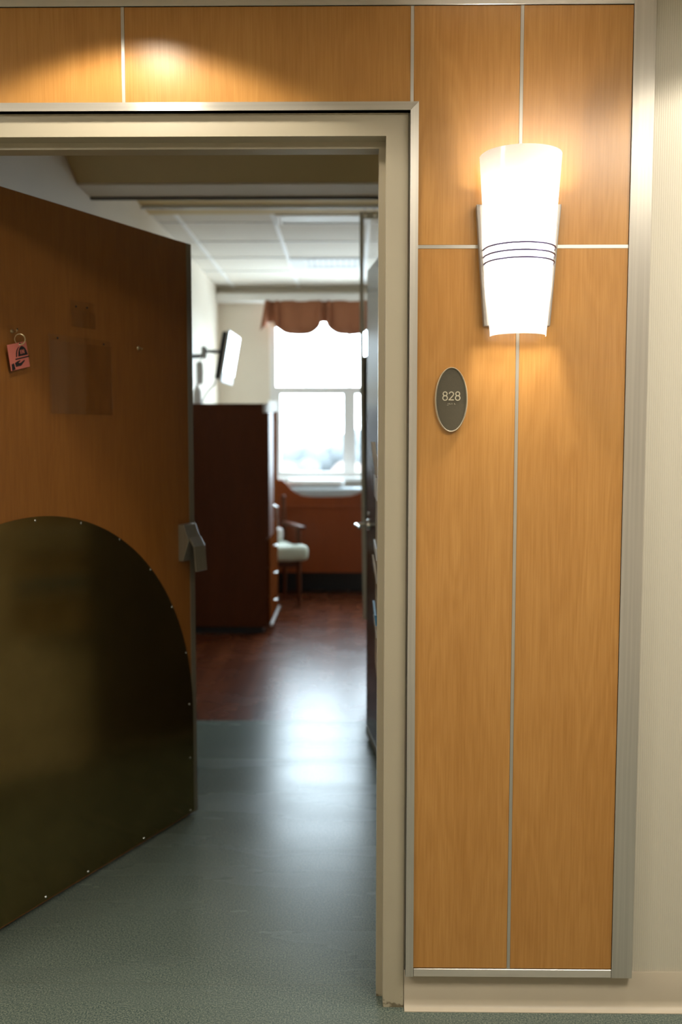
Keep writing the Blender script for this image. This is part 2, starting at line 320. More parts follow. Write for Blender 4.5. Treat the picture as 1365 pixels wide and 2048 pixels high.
struct('wall_back', b, M['wall_room'], 'off-white bedroom wall around the bright window', 'wall')
struct('ceiling_room', bx(BM(), XL - 0.1, XB + 0.1, YW, YF + 0.15, HR, HR + 0.08), M['tile'], 'pale grey tiled ceiling of the bedroom', 'ceiling')
# sloped bulkhead above the entry
b = prism(BM(), [(2.12, 2.575), (2.34, 2.575), (2.34, HR), (1.58, HR)], XL, XR, 'x')
struct('beam', b, M['soffit'], 'olive bulkhead above the entry passage, shade coloured into its face', 'bulkhead')
struct('trim_16', bx(BM(), XL, XR, 2.122, 2.338, 2.567, 2.575), M['wall_room'], 'added board under the bulkhead, lit tone put into its colour', 'bulkhead')  # added board: lighter tone stands in for floor bounce on the same paint
struct('trim_1', bx(BM(), XL, XR, 2.34, 2.36, 2.556, 2.58), M['edge'], 'dark edge strip along the lower back edge of the bulkhead', 'trim')
# ceiling grid: main runners and cross runners
def tbar(x0, x1, y0, y1): return bx(BM(), x0, x1, y0, y1, HR - 0.006, HR + 0.004, 0.001, 1)
mains = [(-1.10, 'thin white ceiling runner nearest the left wall'), (-0.50, 'white ceiling runner left of the air vent'), (0.10, 'white ceiling runner right of the air vent'), (0.70, 'white ceiling runner far right above the window bay'), (1.30, 'white ceiling runner over the right side of the bedroom'), (1.90, 'white ceiling runner next to the hidden right wall')]
for x, lb in mains: struct('trim_2', tbar(x - 0.014, x + 0.014, 3.68, YF), M['white'], lb, 'ceiling runner')
for y, lb in ((3.95, 'cross runner just behind the ceiling light'), (4.55, 'second cross runner behind the ceiling light'), (5.15, 'cross runner in front of the ceiling air vent'), (5.75, 'cross runner just behind the ceiling air vent'), (6.35, 'cross runner nearest the window cornice')):
    struct('trim_3', tbar(XL, XB, y - 0.009, y + 0.009), M['winframe'], lb, 'ceiling runner')
struct('trim_4', bx(BM(), XL, XB, 3.3, 3.68, HR - 0.012, HR + 0.002), M['soffit'], 'plain strip of ceiling between curtain track and tiles', 'ceiling')
struct('trim_5', bx(BM(), XL, XB, 6.50, YF, 2.655, 2.727, 0.004), M['white'], 'white cornice board running above the rust valance', 'cornice')

# ------------------------------------------------------------------ corridor panels and metal strips
def panel(x0, x1, z0, z1, k, lb):
    b = BM(); bx(b, x0, x1, 0.0, 0.0195, z0, z1, 0.0008, 1)
    tag(obj('wall_panel', b, M['maple'][k]), lb, 'wall panel', 'wood wall panels around the doorway', 'structure')
panel(-2.2, -0.538, 2.2085, 2.4235, 0, 'maple wall panel above the door, left of the vertical metal strip')
panel(-0.5305, 0.1328, 2.2085, 2.4235, 1, 'wide maple wall panel above the door with bright lamp glare')
panel(0.1402, 0.3857, 1.8825, 2.4235, 2, 'upper maple wall panel left of the lit sconce')
panel(0.3933, 0.6450, 1.8825, 2.4235, 3, 'upper maple wall panel right of the lit sconce')
panel(0.1402, 0.3857, 0.1135, 1.8745, 4, 'tall maple wall panel carrying the oval number plaque')
panel(0.3933, 0.6450, 0.1135, 1.8745, 5, 'tall maple wall panel below and right of the sconce')
A, AH = M['alu'], M['alu_h']
struct('trim_6', bx(BM(), -0.538, -0.5305, -0.0006, 0.0195, 2.2085, 2.4235), A, 'thin vertical metal strip above the door at left', 'trim')
struct('trim_7', bx(BM(), 0.1328, 0.1402, -0.0006, 0.0195, 2.2085, 2.4235), A, 'thin vertical metal strip above the top right door corner', 'trim')
b = BM(); bx(b, 0.3857, 0.3933, -0.0006, 0.0195, 0.1135, 2.4235)
struct('trim_8', b, A, 'long thin vertical metal strip running behind the sconce', 'trim')
b = BM(); bx(b, 0.1525, 0.3857, -0.0006, 0.0195, 1.8745, 1.8825); bx(b, 0.3933, 0.6450, -0.0006, 0.0195, 1.8745, 1.8825)
struct('trim_9', b, AH, 'thin horizontal metal strip crossing behind the sconce', 'trim')
b = BM(); bx(b, -2.2, 0.645, -0.004, 0.0195, 2.4237, 2.475, 0.001, 1)
struct('trim_10', b, AH, 'wide horizontal metal band along the top of the panels', 'trim')
b = BM(); bx(b, 0.6452, 0.6962, -0.004, 0.0195, 0.092, 2.475, 0.001, 1)
struct('trim_11', b, A, 'wide vertical metal band on the right edge of the panels', 'trim')
b = BM(); bx(b, 0.1528, 0.645, -0.0035, 0.0195, 0.0925, 0.1132, 0.0012, 1)
struct('trim_12', b, AH, 'horizontal metal strip along the bottom of the panels', 'trim')
# metal edge around the door frame: mitred angle
b = BM()
prism(b, [(0.1332, 0.0925), (0.1524, 0.0925), (0.1524, 2.2085), (0.1332, 2.1893)], -0.004, 0.0, 'y'); bx(b, 0.1332, 0.1355, 0.0, 0.0195, 0.0925, 2.19)
struct('trim_13', b, A, 'narrow vertical metal edge beside the right door jamb', 'trim')
b = BM()
prism(b, [(-2.2, 2.1893), (0.1326, 2.1893), (0.1518, 2.2085), (-2.2, 2.2085)], -0.004, 0.0, 'y'); bx(b, -2.2, 0.133, 0.0, 0.0195, 2.1893, 2.1915)
struct('trim_14', b, AH, 'narrow horizontal metal edge above the door head', 'trim')
# vinyl cove base
prof = [(0.0195, 0.0), (0.0195, 0.097), (0.0172, 0.0985), (0.0155, 0.096), (0.0150, 0.024), (0.0125, 0.013), (0.006, 0.0055), (-0.004, 0.002), (-0.004, 0.0)]
struct('baseboard_right', prism(BM(), prof, 0.131, 4.2, 'x'), M['base'], 'beige coved vinyl baseboard under the wood panels', 'baseboard', True)
# steel door frame, one continuous profile
def jamb(sx, x):
    pr = [(0.052, 0.0165), (0.0, 0.0165), (0.0, 0.063), (-0.0155, 0.0635), (-0.0155, 0.1115), (0.0, 0.112), (0.0, 0.16), (0.052, 0.16), (0.052, 0.0205)]
    return [(x + sx * p[0], p[1]) for p in pr]
b = BM(); prism(b, jamb(1, 0.0775), 0, 2.137, 'z'); prism(b, jamb(-1, -1.124), 0, 2.137, 'z')
hp = [(0.0165, 2.192), (0.0165, 2.137), (0.063, 2.137), (0.0635, 2.1215), (0.1115, 2.1215), (0.112, 2.137), (0.16, 2.137), (0.16, 2.192)]
prism(b, hp, -1.176, 0.1295, 'x')
struct('door_frame', b, M['frame'], 'beige painted steel frame around the open door', 'door frame')

# ------------------------------------------------------------------ ceiling fixtures outside the frame
for i, (x, y) in enumerate(DOWNLIGHTS):
    d = empty('downlight', (x, y, CEIL_C), ['round white recessed corridor downlight, farthest left', 'round white recessed corridor downlight, second from left', 'round white recessed corridor downlight above the door head', 'round white recessed corridor downlight by the right metal band', 'round white recessed corridor downlight, farthest right'][i], 'downlight', group='corridor downlights')
    obj('trim_ring', lathe(BM(), [(0.062, 0.0), (0.085, -0.004), (0.088, 0.0)], 32), M['white'], d, True)
for i, (x, y) in enumerate(PANELS):
    d = empty('ceiling_light', (x, y, CEIL_C), ['white corridor ceiling light, left of the doorway', 'white corridor ceiling light, right of the doorway'][i], 'ceiling light', group='corridor ceiling lights')
    b = BM(); bx(b, -0.61, 0.61, -0.305, -0.285, -0.02, 0); bx(b, -0.61, 0.61, 0.285, 0.305, -0.02, 0); bx(b, -0.61, -0.59, -0.285, 0.285, -0.02, 0); bx(b, 0.59, 0.61, -0.285, 0.285, -0.02, 0)
    obj('frame', b, M['white'], d)

# ------------------------------------------------------------------ the open door
DANG = math.atan2(0.9019, 0.4319); DL = 1.20
EX, EY = -0.592, 1.253
door = empty('door_1', (EX - DL * 0.4319, EY - DL * 0.9019, 0), 'large brown wooden door standing open into the room at left', 'door', DANG, kind='structure')
def ds(s): return DL - s                 # distance back from the free edge -> local x
obj('leaf', bx(BM(), 0, DL - 0.0015, 0.0, 0.044, 0.012, 2.131, 0.001, 1), M['door'], door)
b = BM(); bx(b, DL - 0.030, DL, -0.0012, 0.0, 0.012, 2.131); bx(b, DL - 0.0015, DL, 0.0, 0.044, 0.012, 2.131)
o = obj('edge_guard', b, M['steel'], door); o['label'] = 'narrow metal guard on the free edge'
# arched kick plate
cs, cz, R = 0.816, 0.406, 0.791
arc = []
for i in range(61):
    a = PI * i / 120.0 * 1.35
    s_, z_ = cs - R * math.cos(a), cz + R * math.sin(a)
    if s_ < 1.192: arc.append((ds(s_), z_))
pts = [(0.004, 0.018), (ds(0.026), 0.018)] + arc + [(0.008, arc[-1][1]), (0.004, arc[-1][1] - 0.01)]
k = obj('kick_plate', prism(BM(), pts, -0.0035, 0.0, 'y'), M['kick'], door); k['label'] = 'dark bronze arched kick plate'
for s_, z_ in [(0.813, 1.1858), (0.6155, 1.1622), (0.4312, 1.0919), (0.2685, 0.9707), (0.1473, 0.8187), (0.0653, 0.6347), (0.0474, 0.4353), (0.6178, 0.0278), (0.809, 0.0278), (0.0495, 0.0279), (0.999, 1.163), (0.047, 0.23), (0.33, 0.0278), (1.05, 0.0278)]:
    obj('screw', disc_dome(BM(), (ds(s_), -0.0035, z_), (0, -1, 0), 0.0042, 0.002), M['chrome'], k, True)
# latch: faceted housing with a hanging paddle
x0, x1 = ds(0.100), ds(0.022)
zc = 1.047
pr = [(0.0, zc + 0.068), (-0.024, zc + 0.067), (-0.0435, zc + 0.012), (-0.0435, zc + 0.006), (-0.019, zc - 0.067), (0.0, zc - 0.067)]
b = BM(); prism(b, pr, x0, x1, 'x'); bmesh.ops.bevel(b, geom=b.edges[:], offset=0.0014, segments=2, profile=0.5, affect='EDGES')
lt = obj('latch', b, M['steel'], door); lt['label'] = 'satin metal hospital latch with paddle'
pd = [(-0.042, zc + 0.016), (-0.0475, zc + 0.02), (-0.0665, zc - 0.012), (-0.0745, zc - 0.102), (-0.0705, zc - 0.103), (-0.0635, zc - 0.013)]
b = BM(); prism(b, pd, x0 + 0.004, x1 - 0.004, 'x'); bmesh.ops.bevel(b, geom=b.edges[:], offset=0.0009, segments=2, profile=0.5, affect='EDGES')
obj('paddle', b, M['steel'], lt)
b = BM(); bx(b, DL - 0.0005, DL + 0.0015, 0.008, 0.036, zc - 0.06, zc + 0.06); obj('strike_face', b, M['steel'], lt)
# small leftover screws and hook on the door face
hook_x, hook_z = ds(0.882), 1.733
b = BM(); disc_dome(b, (hook_x, 0, hook_z), (0, -1, 0), 0.006, 0.003)
tube(b, [(hook_x, 0, hook_z), (hook_x, -0.010, hook_z), (hook_x, -0.015, hook_z - 0.003), (hook_x, -0.018, hook_z - 0.001), (hook_x, -0.019, hook_z + 0.004)], 0.0016, 8)
obj('hook', b, M['brass'], door, True)
obj('hook', disc_dome(BM(), (ds(0.861), 0, 1.741), (0, -1, 0), 0.003, 0.0015), M['dark'], door, True)
b = BM(); disc_dome(b, (ds(0.312), 0, 1.732), (0, -1, 0), 0.007, 0.003); tube(b, [(ds(0.312), 0, 1.732), (ds(0.312), -0.010, 1.732), (ds(0.312), -0.014, 1.727), (ds(0.312), -0.017, 1.731)], 0.0018, 8)
obj('hook', b, M['brass'], door, True)
for z in (0.25, 1.07, 1.9): 
    b = BM(); tube(b, [(0.0, -0.006, z - 0.055), (0.0, -0.006, z + 0.055)], 0.0075, 12); obj('hinge', b, M['steel'], door, True)

# clear acrylic holders on the door
def holder(s0, s1, z0, z1, lb, screws, lip):
    r = empty('sign_holder', (0, 0, 0), lb, 'sign holder', group='clear holders on the open door')
    r.location = door.matrix_basis @ Vector((0, 0, 0)) if False else (EX - DL * 0.4319, EY - DL * 0.9019, 0); r.rotation_euler = (0, 0, DANG)
    obj('back_sheet', bx(BM(), ds(s1), ds(s0), -0.0045, -0.0015, z0, z1, 0.0008, 1), M['clear'], r)
    b = BM(); bx(b, ds(s1), ds(s0), -0.0095, -0.0075, z0, z1 - lip, 0.0006, 1); bx(b, ds(s1), ds(s0), -0.0075, -0.0045, z0, z0 + 0.003); bx(b, ds(s0) - 0.003, ds(s0), -0.0075, -0.0045, z0 + 0.003, z1 - lip)
    obj('front_pocket', b, M['clear'], r)
    for s_, z_ in screws: obj('screw', disc_dome(BM(), (ds(s_), -0.0045, z_), (0, -1, 0), 0.0035, 0.002), M['dark'], r, True)
holder(0.535, 0.642, 1.772, 1.852, 'small clear plastic card holder high on the open door', [(0.619, 1.834), (0.569, 1.836)], 0.03)
holder(0.459, 0.741, 1.503, 1.741, 'large clear plastic sign holder below the small one on door', [(0.703, 1.730), (0.494, 1.729)], 0.018)

# pink tag hanging from the hook
CW, CH = 0.0745, 0.0735
tg = empty('meal_tag', (0, 0, 0), 'pink square card reading IN hanging by a ring on the door', 'tag')
cx, cz_ = ds(0.8762), 1.663
rotm = Matrix.Rotation(math.radians(-13.5), 4, 'Y')
tg.matrix_basis = Matrix.Translation(door.location) @ Matrix.Rotation(DANG, 4, 'Z') @ Matrix.Translation((cx, -0.017, cz_)) @ rotm @ Matrix.Rotation(math.radians(3), 4, 'X')
crd = obj('card', bx(BM(), -CW/2, CW/2, -0.0015, 0.0015, -CH/2, CH/2, 0.0008, 1), M['pink'], tg)
def cc(px, py):          # icon drawing units -> card coordinates
    dx, dy = px - 85, py - 860; det = 637.5*897.5 + 167.5*137.5
    u = (dx*897.5 - dy*137.5) / det; v = (dy*637.5 + dx*167.5) / det
    return ((u - 0.5) * CW, (0.5 - v) * CH)
def ink(name, polys, y, mat, par):
    b = BM()
    for p in polys: prism(b, [cc(*q) for q in p], y - 0.0003, y, 'y')
    return obj(name, b, mat, par)
dome = [(450,1245),(447,1120),(460,1020),(490,940),(530,880),(575,865),(630,890),(690,950),(735,1040),(775,1160)]
strip = [(375,1270),(370,1130),(385,1030),(420,950),(470,895),(478,915),(440,970),(418,1050),(408,1150),(408,1265)]
tray = [(350,1325),(820,1195),(828,1238),(356,1372)]
hand = [(335,1480),(395,1425),(505,1368),(520,1400),(455,1455),(490,1470),(545,1448),(660,1345),(673,1380),(550,1562),(372,1612)]
cuff = [(222,1522),(303,1484),(355,1692),(243,1748)]
ic = ink('printed_icon', [dome, strip, tray, hand, cuff], -0.0015, M['ink'], crd)
Lt = [[(500,1012),(528,1004),(555,1150),(528,1158)], [(553,998),(578,992),(604,1136),(580,1142)], [(612,982),(638,976),(664,1120),(640,1127)], [(556,998),(580,992),(662,1120),(640,1127)]]
ink('printed_word', Lt, -0.0018, M['pink'], ic)
b = BM(); rc = cc(500, 800); q = cc(500, 790)
obj('eyelet', lathe(BM(), [(0.0026, 0.0), (0.0018, 0.0006), (0.0, 0.0006)], 14), M['dark'], crd).matrix_basis = Matrix.Translation((q[0], -0.0016, q[1])) @ Matrix.Rotation(PI/2, 4, 'X')
ct = Vector(cc(480, 640)); rad = 0.0145
for k_, dr in enumerate((0.0, 0.0011)):
    b = BM(); tube(b, [(ct.x + (rad - 0.001 + dr) * 0.78 * math.cos(2*PI*i/36), -0.0035 - 0.0012*k_ - 0.009 * math.cos(2*PI*i/36), ct.y + (rad + dr) * math.sin(2*PI*i/36)) for i in range(36)], 0.0008, 8, closed=True)
    obj('key_ring', b, M['brass'], tg, True)

# ------------------------------------------------------------------ wall sconce
SX = 0.3845
sc = empty('wall_sconce', (SX, 0, 1.667), 'glowing white tapered wall sconce with three thin metal bands', 'wall light')
# back plate, lathe-free: tapered plate standing off the wall
b = BM(); prism(b, [(-0.0985, 0.303), (0.0975, 0.303), (0.0760, 0.025), (-0.0780, 0.025)], -0.024, -0.0008, 'y')
bmesh.ops.bevel(b, geom=b.edges[:], offset=0.0012, segments=2, profile=0.5, affect='EDGES'); obj('back_plate', b, M['plate'], sc)
ZB, ZT, AB, AT, DP = 0.0, 0.408, 0.0645, 0.0935, 0.080
def half_w(z): return AB + (AT - AB) * (z - ZB) / (ZT - ZB)
b = BM(); nz, na = 24, 40; T = 0.003
def shp(z, i, off):
    t = PI * i / na; a = half_w(z) + off; dpt = 0.078 + 0.028 * (z - ZB) / (ZT - ZB) + off
    c_, s_ = math.cos(t), math.sin(t)
    return (-a * c_, -0.026 - dpt * (abs(s_) ** 0.9), z)
og = [[b.verts.new(shp(ZB + (ZT - ZB) * j / nz, i, 0.0)) for i in range(na + 1)] for j in range(nz + 1)]
ig = [[b.verts.new(shp(ZB + (ZT - ZB) * j / nz, i, -T)) for i in range(na + 1)] for j in range(nz + 1)]
for j in range(nz):
    for i in range(na):
        b.faces.new((og[j][i], og[j][i+1], og[j+1][i+1], og[j+1][i]))
obj_shade = None
for v in [v for r_ in ig for v in r_]: b.verts.remove(v)
obj_shade = obj('shade', b, M['shade'], sc, True); obj_shade['label'] = 'glowing opal white shade'
for z in (0.199, 0.1825, 0.1665):
    b = BM(); P = [(-half_w(z) - 0.003, -0.018, z)] + [shp(z, i, 0.003) for i in range(na + 1)] + [(half_w(z) + 0.003, -0.018, z)]
    tube(b, P, 0.0021, 8); obj('band', b, M['ring'], sc, True)
for z in (0.125, 0.22):
    light('sconce_lamp', 'POINT', (0, -0.062, z), P_SCONCE, (1.0, 0.93, 0.82), parent=sc, shadow_soft_size=0.018)

sc2 = copy_tree(sc); sc2.location = (1.32, -2.75, 1.667); sc2.rotation_euler = (0, 0, PI); sc2['label'] = 'matching white sconce on the opposite corridor wall'

# ------------------------------------------------------------------ oval room plaque
pq = empty('room_plaque', (0.2335, 0, 1.5215), 'oval dark bronze plaque numbered 828 on the tall left panel', 'sign')
def oval(bm, a, bb, y0, y1, seg=72, inner=None):
    o0 = [(a*math.cos(2*PI*i/seg), bb*math.sin(2*PI*i/seg)) for i in range(seg)]
    if not inner: return prism(bm, o0, y0, y1, 'y')
    o1 = [(p[0]*(a-inner)/a, p[1]*(bb-inner)/bb) for p in o0]
    mid = [(p[0]*(a-inner*0.5)/a, p[1]*(bb-inner*0.5)/bb) for p in o0]
    rings = [[bm.verts.new((p[0], y1, p[1])) for p in o0], [bm.verts.new((p[0], y0*0.75, p[1])) for p in o0], [bm.verts.new((p[0], y0, p[1])) for p in mid], [bm.verts.new((p[0], y0*0.75, p[1])) for p in o1], [bm.verts.new((p[0], y1, p[1])) for p in o1]]
    for A_, B_ in zip(rings, rings[1:]):
        for i in range(seg): bm.faces.new((A_[i], A_[(i+1)%seg], B_[(i+1)%seg], B_[i]))
    return bm
obj('field', oval(BM(), 0.0362, 0.0735, -0.0065, 0.0, inner=None), M['plaque'], pq)
obj('rim', oval(BM(), 0.0388, 0.0768, -0.0105, -0.0002, inner=0.0036), M['bronze'], pq, True)
def flat_stroke(bm, path, w, y0, y1, closed=False):
    n = len(path); Lf, Rt = [], []
    for i in range(n):
        a = Vector(path[(i-1) % n] if (closed or i > 0) else path[i]); c = Vector(path[(i+1) % n] if (closed or i < n-1) else path[i])
        t = (c - a).normalized(); nn = Vector((-t.y, t.x)) * w / 2; p = Vector(path[i]); Lf.append(p + nn); Rt.append(p - nn)
    vs_ = [[bm.verts.new((q.x, y, q.y)) for q in S] for S in (Lf, Rt) for y in (y0, y1)]   # L0 L1 R0 R1
    for i in range(n if closed else n-1):
        j = (i+1) % n
        bm.faces.new((vs_[0][i], vs_[0][j], vs_[2][j], vs_[2][i])); bm.faces.new((vs_[1][i], vs_[3][i], vs_[3][j], vs_[1][j]))
        bm.faces.new((vs_[0][i], vs_[1][i], vs_[1][j], vs_[0][j])); bm.faces.new((vs_[2][i], vs_[2][j], vs_[3][j], vs_[3][i]))
    if not closed:
        bm.faces.new((vs_[0][0], vs_[2][0], vs_[3][0], vs_[1][0])); bm.faces.new((vs_[0][-1], vs_[1][-1], vs_[3][-1], vs_[2][-1]))
def circ(cx, cz, r, n=28, a0=0, a1=2*PI, closed=True):
    return [(cx + r*math.cos(a0 + (a1-a0)*i/(n if closed else n-1)), cz + r*math.sin(a0 + (a1-a0)*i/(n if closed else n-1))) for i in range(n)]
ZD = -0.0015; SW = 0.0025
def digit8(cx):
    b = BM(); flat_stroke(b, circ(cx, ZD + 0.0155, 0.0046), SW, -0.0078, -0.0062, True); flat_stroke(b, circ(cx, ZD + 0.0057, 0.0054), SW, -0.0079, -0.0062, True); return b
def digit2(cx):
    b = BM(); p = circ(cx, ZD + 0.0148, 0.0051, 16, PI*0.97, -PI*0.2, closed=False) + [(cx - 0.0052, ZD + 0.0014)]
    flat_stroke(b, p, SW, -0.0078, -0.0062); flat_stroke(b, [(cx - 0.0066, ZD + 0.0012), (cx + 0.006, ZD + 0.0012)], SW, -0.0079, -0.0062); return b
for f_, x in ((digit8, -0.0148), (digit2, 0.0), (digit8, 0.0150)): obj('digit', f_(x), M['bronze'], pq)
b = BM()
cells = [(3, 4, 5, 6), (1, 2, 5), (1, 2), (1, 2, 5)]
for i, c in enumerate(cells):
    for d in c:
        x = -0.0095 + i*0.0056 + (0.0021 if d > 3 else 0); z = -0.0085 - 0.0021*((d-1) % 3)
        disc_dome(b, (x, -0.0065, z), (0, -1, 0), 0.0008, 0.0007, 8)
obj('braille', b, M['bronze'], pq, True)

# ------------------------------------------------------------------ dark side door and the organiser next to it
F = Vector((0.066, 2.178)); dv = Vector((0.124, -0.9923)).normalized(); W2 = 0.98
sd = empty('door_2', (F.x + dv.x * W2, F.y + dv.y * W2, 0), 'dark brown side door with a lever handle standing ajar', 'door', math.atan2(-dv.y, -dv.x), kind='structure')
# local x: hinge -> free edge, local +y is the face towards the entry
obj('leaf', bx(BM(), 0, W2, -0.044, 0.0, 0.018, 2.193, 0.0012, 1), M['bathdoor'], sd)
k = obj('kick_plate', bx(BM(), 0.03, W2 - 0.002, 0.0, 0.0015, 0.02, 0.06), M['steel'], sd)
b = BM(); lathe(b, [(0.0, 0.010), (0.024, 0.010), (0.027, 0.0), (0.0, 0.0)], 24)
hd = obj('lever_handle', b, M['chrome'], sd, True); hd.matrix_basis = Matrix.Translation((W2 - 0.065, 0.0, 1.026)) @ Matrix.Rotation(-PI/2, 4, 'X')
b = BM(); tube(b, [(0, 0, 0.008), (0, 0, 0.045), (0.003, 0, 0.054), (-0.010, 0, 0.060), (-0.05, 0, 0.060), (-0.11, 0.004, 0.056)], [0.009, 0.009, 0.0095, 0.0095, 0.009, 0.008], 12)
obj('lever', b, M['chrome'], hd, True)
obj('lock_cylinder', disc_dome(BM(), (W2 - 0.065, 0, 1.075), (0, 1, 0), 0.011, 0.006, 18), M['chrome'], sd, True)
# frame of the side door
b = BM(); bx(b, XR - 0.008, XR + 0.13, 1.09, 1.165, 0, 2.27); bx(b, XR - 0.008, XR + 0.13, 2.115, 2.19, 0, 2.27); bx(b, XR - 0.008, XR + 0.13, 1.165, 2.115, 2.20, 2.27)
struct('door_frame', b, M['frame'], 'beige frame around the dark side door, hidden by the jamb', 'door frame')
# organiser with pockets on the entry wall, seen edge-on past the jamb
og_ = empty('wall_organizer', (XR - 0.022, 0.95, 0), 'tan hanging organizer with white papers seen edge-on by right jamb', 'organizer')
obj('backing', bx(BM(), -0.096, -0.088, -0.16, 0.16, 0.62, 1.37, 0.003), M['tan'], og_)
for z in (1.32, 0.66): obj('bracket', bx(BM(), -0.088, 0.022, -0.03, 0.0, z, z + 0.04), M['tan'], og_)
def pocket(z0, z1, d): 
    b = prism(BM(), [(-0.096, z0), (-0.1015, z0), (-0.096 - d, z1), (-0.096, z1)], -0.14, 0.14, 'y'); return obj('pocket', b, M['clear'], og_)
for z0, z1, d in ((1.18, 1.33, 0.022), (0.90, 1.00, 0.018), (0.72, 0.82, 0.016)): pocket(z0, z1, d)
def slip(z0, z1, x0, x1, t, mat, lb):
    x0 -= 0.022; x1 -= 0.022
    b = prism(BM(), [(x0, z0), (x0 + t, z0), (x1 + t, z1), (x1, z1)], 0.80, 1.09, 'y')
    tag(obj('paper_pack', b, mat), lb, 'papers', 'papers in the organizer')
for z0, z1, x0, x1, t, mt, lb in ((1.305, 1.415, 0.0985, 0.086, 0.009, M['sheet'], 'tall white paper pack in the top organizer pocket'), (1.225, 1.30, 0.099, 0.0955, 0.006, M['silver'], 'grey packet below the tall white paper pack'),
        (0.955, 1.015, 0.0995, 0.091, 0.006, M['sheet'], 'white slip tilted out of the middle organizer pocket'), (1.03, 1.07, 0.099, 0.096, 0.006, M['silver'], 'small silver packet above the tilted white slip'),
        (0.815, 0.85, 0.0975, 0.0935, 0.007, M['blue'], 'small blue packet in the lowest organizer pocket'), (0.775, 0.80, 0.099, 0.097, 0.005, M['sheet'], 'tiny white packet under the blue packet')):
    slip(z0, z1, x0, x1, t, mt, lb)

# ------------------------------------------------------------------ privacy curtain on its ceiling track
struct('trim_15', bx(BM(), XL, XB, 3.44, 3.475, HR - 0.03, HR - 0.001, 0.003), M['silver'], 'slim metal curtain track across the bedroom ceiling', 'curtain track')
cu = empty('privacy_curtain', (0.04, 3.457, 0), 'bunched grey privacy curtain with netting top behind the side door', 'curtain')
def cloth(z0, z1, x0b, x0t, nz, x1=0.62, amp=0.045):
    b = BM(); rows = []
    for j in range(nz + 1):
        z = z0 + (z1 - z0) * j / nz; xs = x0b + (x0t - x0b) * j / nz
        rows.append([b.verts.new((xs + (x1 - xs) * i / 90, amp * math.sin(i * 0.75) * (0.75 + 0.25 * math.sin(i * 0.31)) + 0.004 * math.sin(z * 5 + i), z)) for i in range(91)])
    for r0, r1 in zip(rows, rows[1:]):
        for i in range(90): b.faces.new((r0[i], r0[i+1], r1[i+1], r1[i]))
    return b
obj('netting', cloth(1.91, 2.735, 0.012, 0.0, 8), M['net'], cu, True)
b = cloth(0.32, 1.91, 0.036, 0.012, 10); o = obj('drape', b, M['curtain'], cu, True)
md = o.modifiers.new('thick', 'SOLIDIFY'); md.thickness = 0.003
b = BM(); prism(b, [(0.024, 0.32), (0.052, 0.32), (0.026, 1.6), (0.022, 2.735), (-0.002, 2.735), (0.004, 1.6)], -0.004, 0.004, 'y'); h = obj('hem', b, M['hem'], cu); h['label'] = 'dark vertical hem strip'
b = BM(); rows = []
prism(b, [(-0.002, 2.70), (0.6, 2.70), (0.6, 2.74), (-0.002, 2.74)], -0.05, -0.044, 'y'); obj('top_band', b, M['hem'], cu)
for i in range(8):
    x = 0.03 + i * 0.055
    b = BM(); tube(b, [(x, -0.047, 2.72), (x, -0.03, 2.745), (x, 0.0, 2.775)], 0.0025, 8); lathe(b, [(0.006, 0), (0.006, 0.012), (0.0, 0.012)], 10, (x, 0, 2.765)); disc_dome(b, (x, -0.05, 2.72), (0, -1, 0), 0.010, 0.003, 12)
    obj('carrier_hook', b, M['chrome'], cu, True)

# ------------------------------------------------------------------ bedroom window, cornice, valance
wn = empty('window_1', (0, YF, 0), 'tall bright bedroom window with grey mullions below the valance', 'window', kind='structure')
b = BM(); WF = 0.055
bx(b, WX0, WX0 + WF, 0.03, 0.11, WZ0, WZ1); bx(b, WX1 - WF, WX1, 0.03, 0.11, WZ0, WZ1); bx(b, WX0 + WF, WX1 - WF, 0.03, 0.11, WZ0, WZ0 + 0.03); bx(b, WX0 + WF, WX1 - WF, 0.03, 0.11, WZ1 - 0.05, WZ1)
obj('frame', b, M['winframe'], wn)
for x in (-0.0305, 0.69, 1.41, 2.13): obj('mullion', bx(BM(), x - 0.0125, x + 0.0125, 0.035, 0.105, WZ0 + 0.03, WZ1 - 0.05), M['winframe'], wn)
xs = [WX0 + WF, -0.043, -0.018, 0.6775, 0.7025, 1.3975, 1.4225, 2.1175, 2.1425, WX1 - WF]
for i in (0, 2, 4, 6, 8):
    obj('transom', bx(BM(), xs[i], xs[i+1], 0.035, 0.105, 1.849, 1.892), M['winframe'], wn)
    b = BM(); x0, x1 = xs[i], xs[i+1]
    bx(b, x0, x0 + 0.042, 0.045, 0.095, WZ0 + 0.03, 1.849); bx(b, x1 - 0.045, x1, 0.045, 0.095, WZ0 + 0.03, 1.849); bx(b, x0 + 0.042, x1 - 0.045, 0.045, 0.095, WZ0 + 0.03, WZ0 + 0.05); bx(b, x0 + 0.042, x1 - 0.045, 0.045, 0.095, 1.825, 1.849)
    sh = obj('lower_sash', b, M['winframe'], wn)
    obj('pane', bx(BM(), x0 + 0.042, x1 - 0.045, 0.068, 0.072, WZ0 + 0.05, 1.825), M['pane'], sh)
    obj('pane', bx(BM(), x0, x1, 0.068, 0.072, 1.892, WZ1 - 0.05), M['pane'], wn)
obj('sill', bx(BM(), WX0 - 0.03, WX1 + 0.03, -0.09, 0.04, WZ0 - 0.03, WZ0, 0.006), M['white'], wn)
